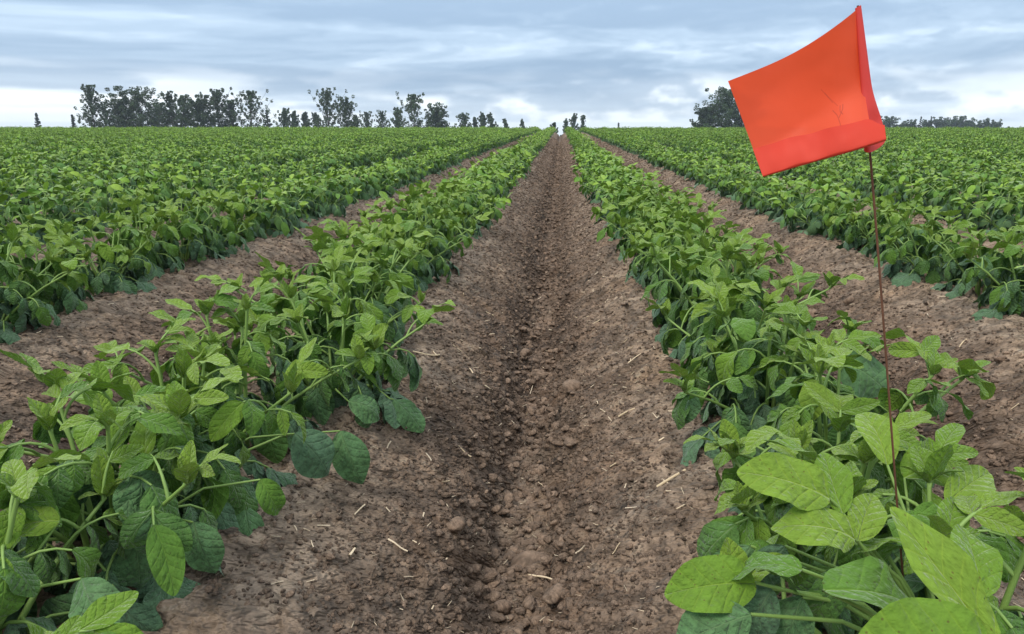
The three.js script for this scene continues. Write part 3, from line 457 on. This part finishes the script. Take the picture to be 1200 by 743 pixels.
{
  // [kind, picture column, picture row of the top, distance, width / height, density, lean, label]
  const eye = camera.position, f = 870, list = [
    ['spruce', 42, 131, 190, 0.5, 1, 0, 'tiny lone pointed spruce, leftmost tree on the skyline'],
    ['spruce', 84, 133, 190, 0.42, 1, 0, 'small dark pointed tree just left of the tall narrow aspen'],
    ['aspen', 104, 100, 150, 0.42, 1.15, -0.02, 'tall narrow dark aspen, first tall tree from the left on the skyline'],
    ['aspen', 121, 123, 160, 0.5, 0.35, 0.02, 'thin nearly bare small tree right of the tall narrow aspen'],
    ['broadleaf', 141, 112, 152, 0.75, 0.9, -0.10, 'dark tree leaning left, front of the big round one on the left skyline'],
    ['broadleaf', 155, 104, 150, 0.95, 1.25, 0.02, 'biggest dark round-crowned tree on the left skyline'],
    ['broadleaf', 184, 122, 165, 1.15, 1.1, 0, 'low bushy tree between the biggest round tree and the forked one'],
    ['aspen', 199, 107, 155, 0.45, 1, -0.06, 'slim upright aspen with two tips behind the low bushy tree'],
    ['aspen', 211, 112, 155, 0.5, 1, 0.06, 'slim aspen leaning right beside the forked one on the skyline'],
    ['broadleaf', 233, 113, 150, 1.0, 1.5, 0, 'dense dark dome-shaped tree in the middle of the left group'],
    ['aspen', 252, 105, 152, 0.6, 1.1, 0.02, 'tall dark aspen rising right behind the dense dome-shaped tree'],
    ['aspen', 269, 118, 155, 0.55, 1.1, 0, 'shorter dark aspen left of the broad open-crowned one'],
    ['aspen', 291, 107, 150, 0.72, 0.95, 0.03, 'broad open-crowned aspen at the right end of the left group'],
    ['spruce', 312, 127, 165, 0.7, 1.3, 0, 'short cone-shaped dark tree ending the left group of trees'],
    ['aspen', 334, 127, 175, 0.65, 0.9, -0.03, 'short grey-green tree, first after the gap right of the left group'],
    ['aspen', 345, 128, 178, 0.35, 0.9, -0.04, 'thin small tree touching the first one after the gap'],
    ['aspen', 358, 130, 178, 0.5, 0.8, -0.05, 'small thin tree left of the tall wide-topped aspen'],
    ['aspen', 372, 132, 175, 0.7, 0.6, -0.1, 'low sparse sapling at the foot of the tall wide-topped aspen'],
    ['aspen', 383, 104, 148, 0.55, 1.05, -0.03, 'tall wide-topped aspen standing apart left of the picture centre'],
    ['aspen', 404, 114, 152, 0.58, 1.1, 0.02, 'dark pointed aspen right beside the tall wide-topped one'],
    ['aspen', 416, 136, 170, 0.7, 0.7, 0, 'low sapling right of the dark pointed aspen'],
    ['aspen', 430, 131, 180, 0.8, 0.45, -0.05, 'low sparse tree, left one of the thin pair in the middle skyline'],
    ['aspen', 447, 130, 180, 0.8, 0.4, 0.02, 'low sparse tree, right one of the thin pair in the middle skyline'],
    ['aspen', 466, 126, 165, 0.5, 0.9, -0.03, 'narrow dark tree left of the tall open aspen'],
    ['aspen', 485, 111, 150, 0.72, 0.95, -0.03, 'tall open aspen left of the slanting wedge-shaped tree'],
    ['broadleaf', 512, 122, 155, 0.95, 1.05, -0.05, 'wedge-shaped dark tree sloping down to the right'],
    ['aspen', 544, 133, 178, 0.85, 0.8, 0, 'low bushy tree, first one right of the wedge-shaped tree'],
    ['aspen', 558, 136, 180, 0.45, 0.8, -0.08, 'tiny thin tree left of the two leaning saplings'],
    ['aspen', 568, 131, 178, 0.55, 0.8, -0.12, 'left of the two small saplings leaning left'],
    ['aspen', 580, 131, 178, 0.45, 0.8, -0.25, 'right of the two small saplings leaning left'],
    ['aspen', 596, 138, 190, 0.5, 0.9, -0.2, 'tiny leaning tree left of the small tufted one'],
    ['aspen', 614, 139, 190, 0.45, 0.9, -0.1, 'tiny tufted tree left of where the central furrow ends'],
    ['aspen', 649, 144, 120, 0.8, 1.0, 0, 'small bush touching the left side of the furrow end'],
    ['aspen', 664, 138, 175, 0.5, 0.40, -0.02, 'thin small tree right above the end of the central furrow'],
    ['aspen', 673, 133, 172, 0.6, 0.35, -0.02, 'sparse tree with bare upright twigs behind the furrow end'],
    ['aspen', 683, 134, 174, 0.45, 0.35, 0.02, 'narrow sparse tree at right of the twiggy one behind the furrow end'],
    ['spruce', 725, 143, 230, 0.6, 1, 0, 'tiny pointed treetop showing over the crop right of the furrow end'],
    ['broadleaf', 829, 124, 150, 1.1, 1.3, 0, 'dark tree forming the left shoulder of the dense clump beside the flag'],
    ['broadleaf', 852, 106, 148, 0.95, 1.7, 0, 'largest dense dark tree partly hidden behind the orange flag'],
    ['broadleaf', 876, 112, 152, 1.0, 1.5, 0, 'dark tree of the dense clump hidden mostly by the flag'],
    ['broadleaf', 1042, 137, 300, 1.5, 1.4, 0, 'far dark tree just right of the flag edge'],
  ];
  const far = [[1056, 144, 1.5], [1068, 141, 1.6], [1080, 135, 0.5, 1], [1088, 139, 1.2], [1092, 135, 0.45, 1], [1102, 138, 1.3], [1112, 139, 1.4], [1124, 137, 1.3], [1134, 139, 1.4], [1146, 142, 1.4], [1158, 139, 0.9], [1168, 141, 1.4], [1181, 146, 0.7]];
  far.forEach(([x, y, r, sp], i) => list.push([sp ? 'spruce' : 'broadleaf', x, y, 300, r, 1.35, 0, sp ? `dark pointed spruce, ${i < 4 ? 'left' : 'right'} one of two in the far right treeline` : `${ORD[i - (i > 2) - (i > 4)]} low round tree from the flag in the far right treeline`]));
  const dir = V(0, 0, 0);
  list.forEach(([kind, px, py, D, ratio, dense, lean, label], i) => {
    dir.set((px - 600) / f, -(py - 371.5) / f, -1).applyQuaternion(camera.quaternion); const s = D / Math.hypot(dir.x, dir.z), x = eye.x + dir.x * s, z = eye.z + dir.z * s, y0 = -drop(z) - 0.2, h = (eye.y + dir.y * s - y0) * (kind === 'spruce' ? 1 : 0.95);
    const pxw = { 0: 1 }[i] ?? 1; const vis = (py, q) => (148 - py) / f * D;
    const w = Math.max(1.2, (kind === 'aspen' ? 1.3 : 1.05) * ratio * Math.max(vis(py), h * 0.35) * pxw);
    makeTree(kind, [x, y0, z], h, w, 400 + i * 7, lean, dense, label, 'trees on the skyline');
  });
}
scene.fog = new THREE.FogExp2(0xc4d2e0, 0.0005);

renderer.render(scene, camera);
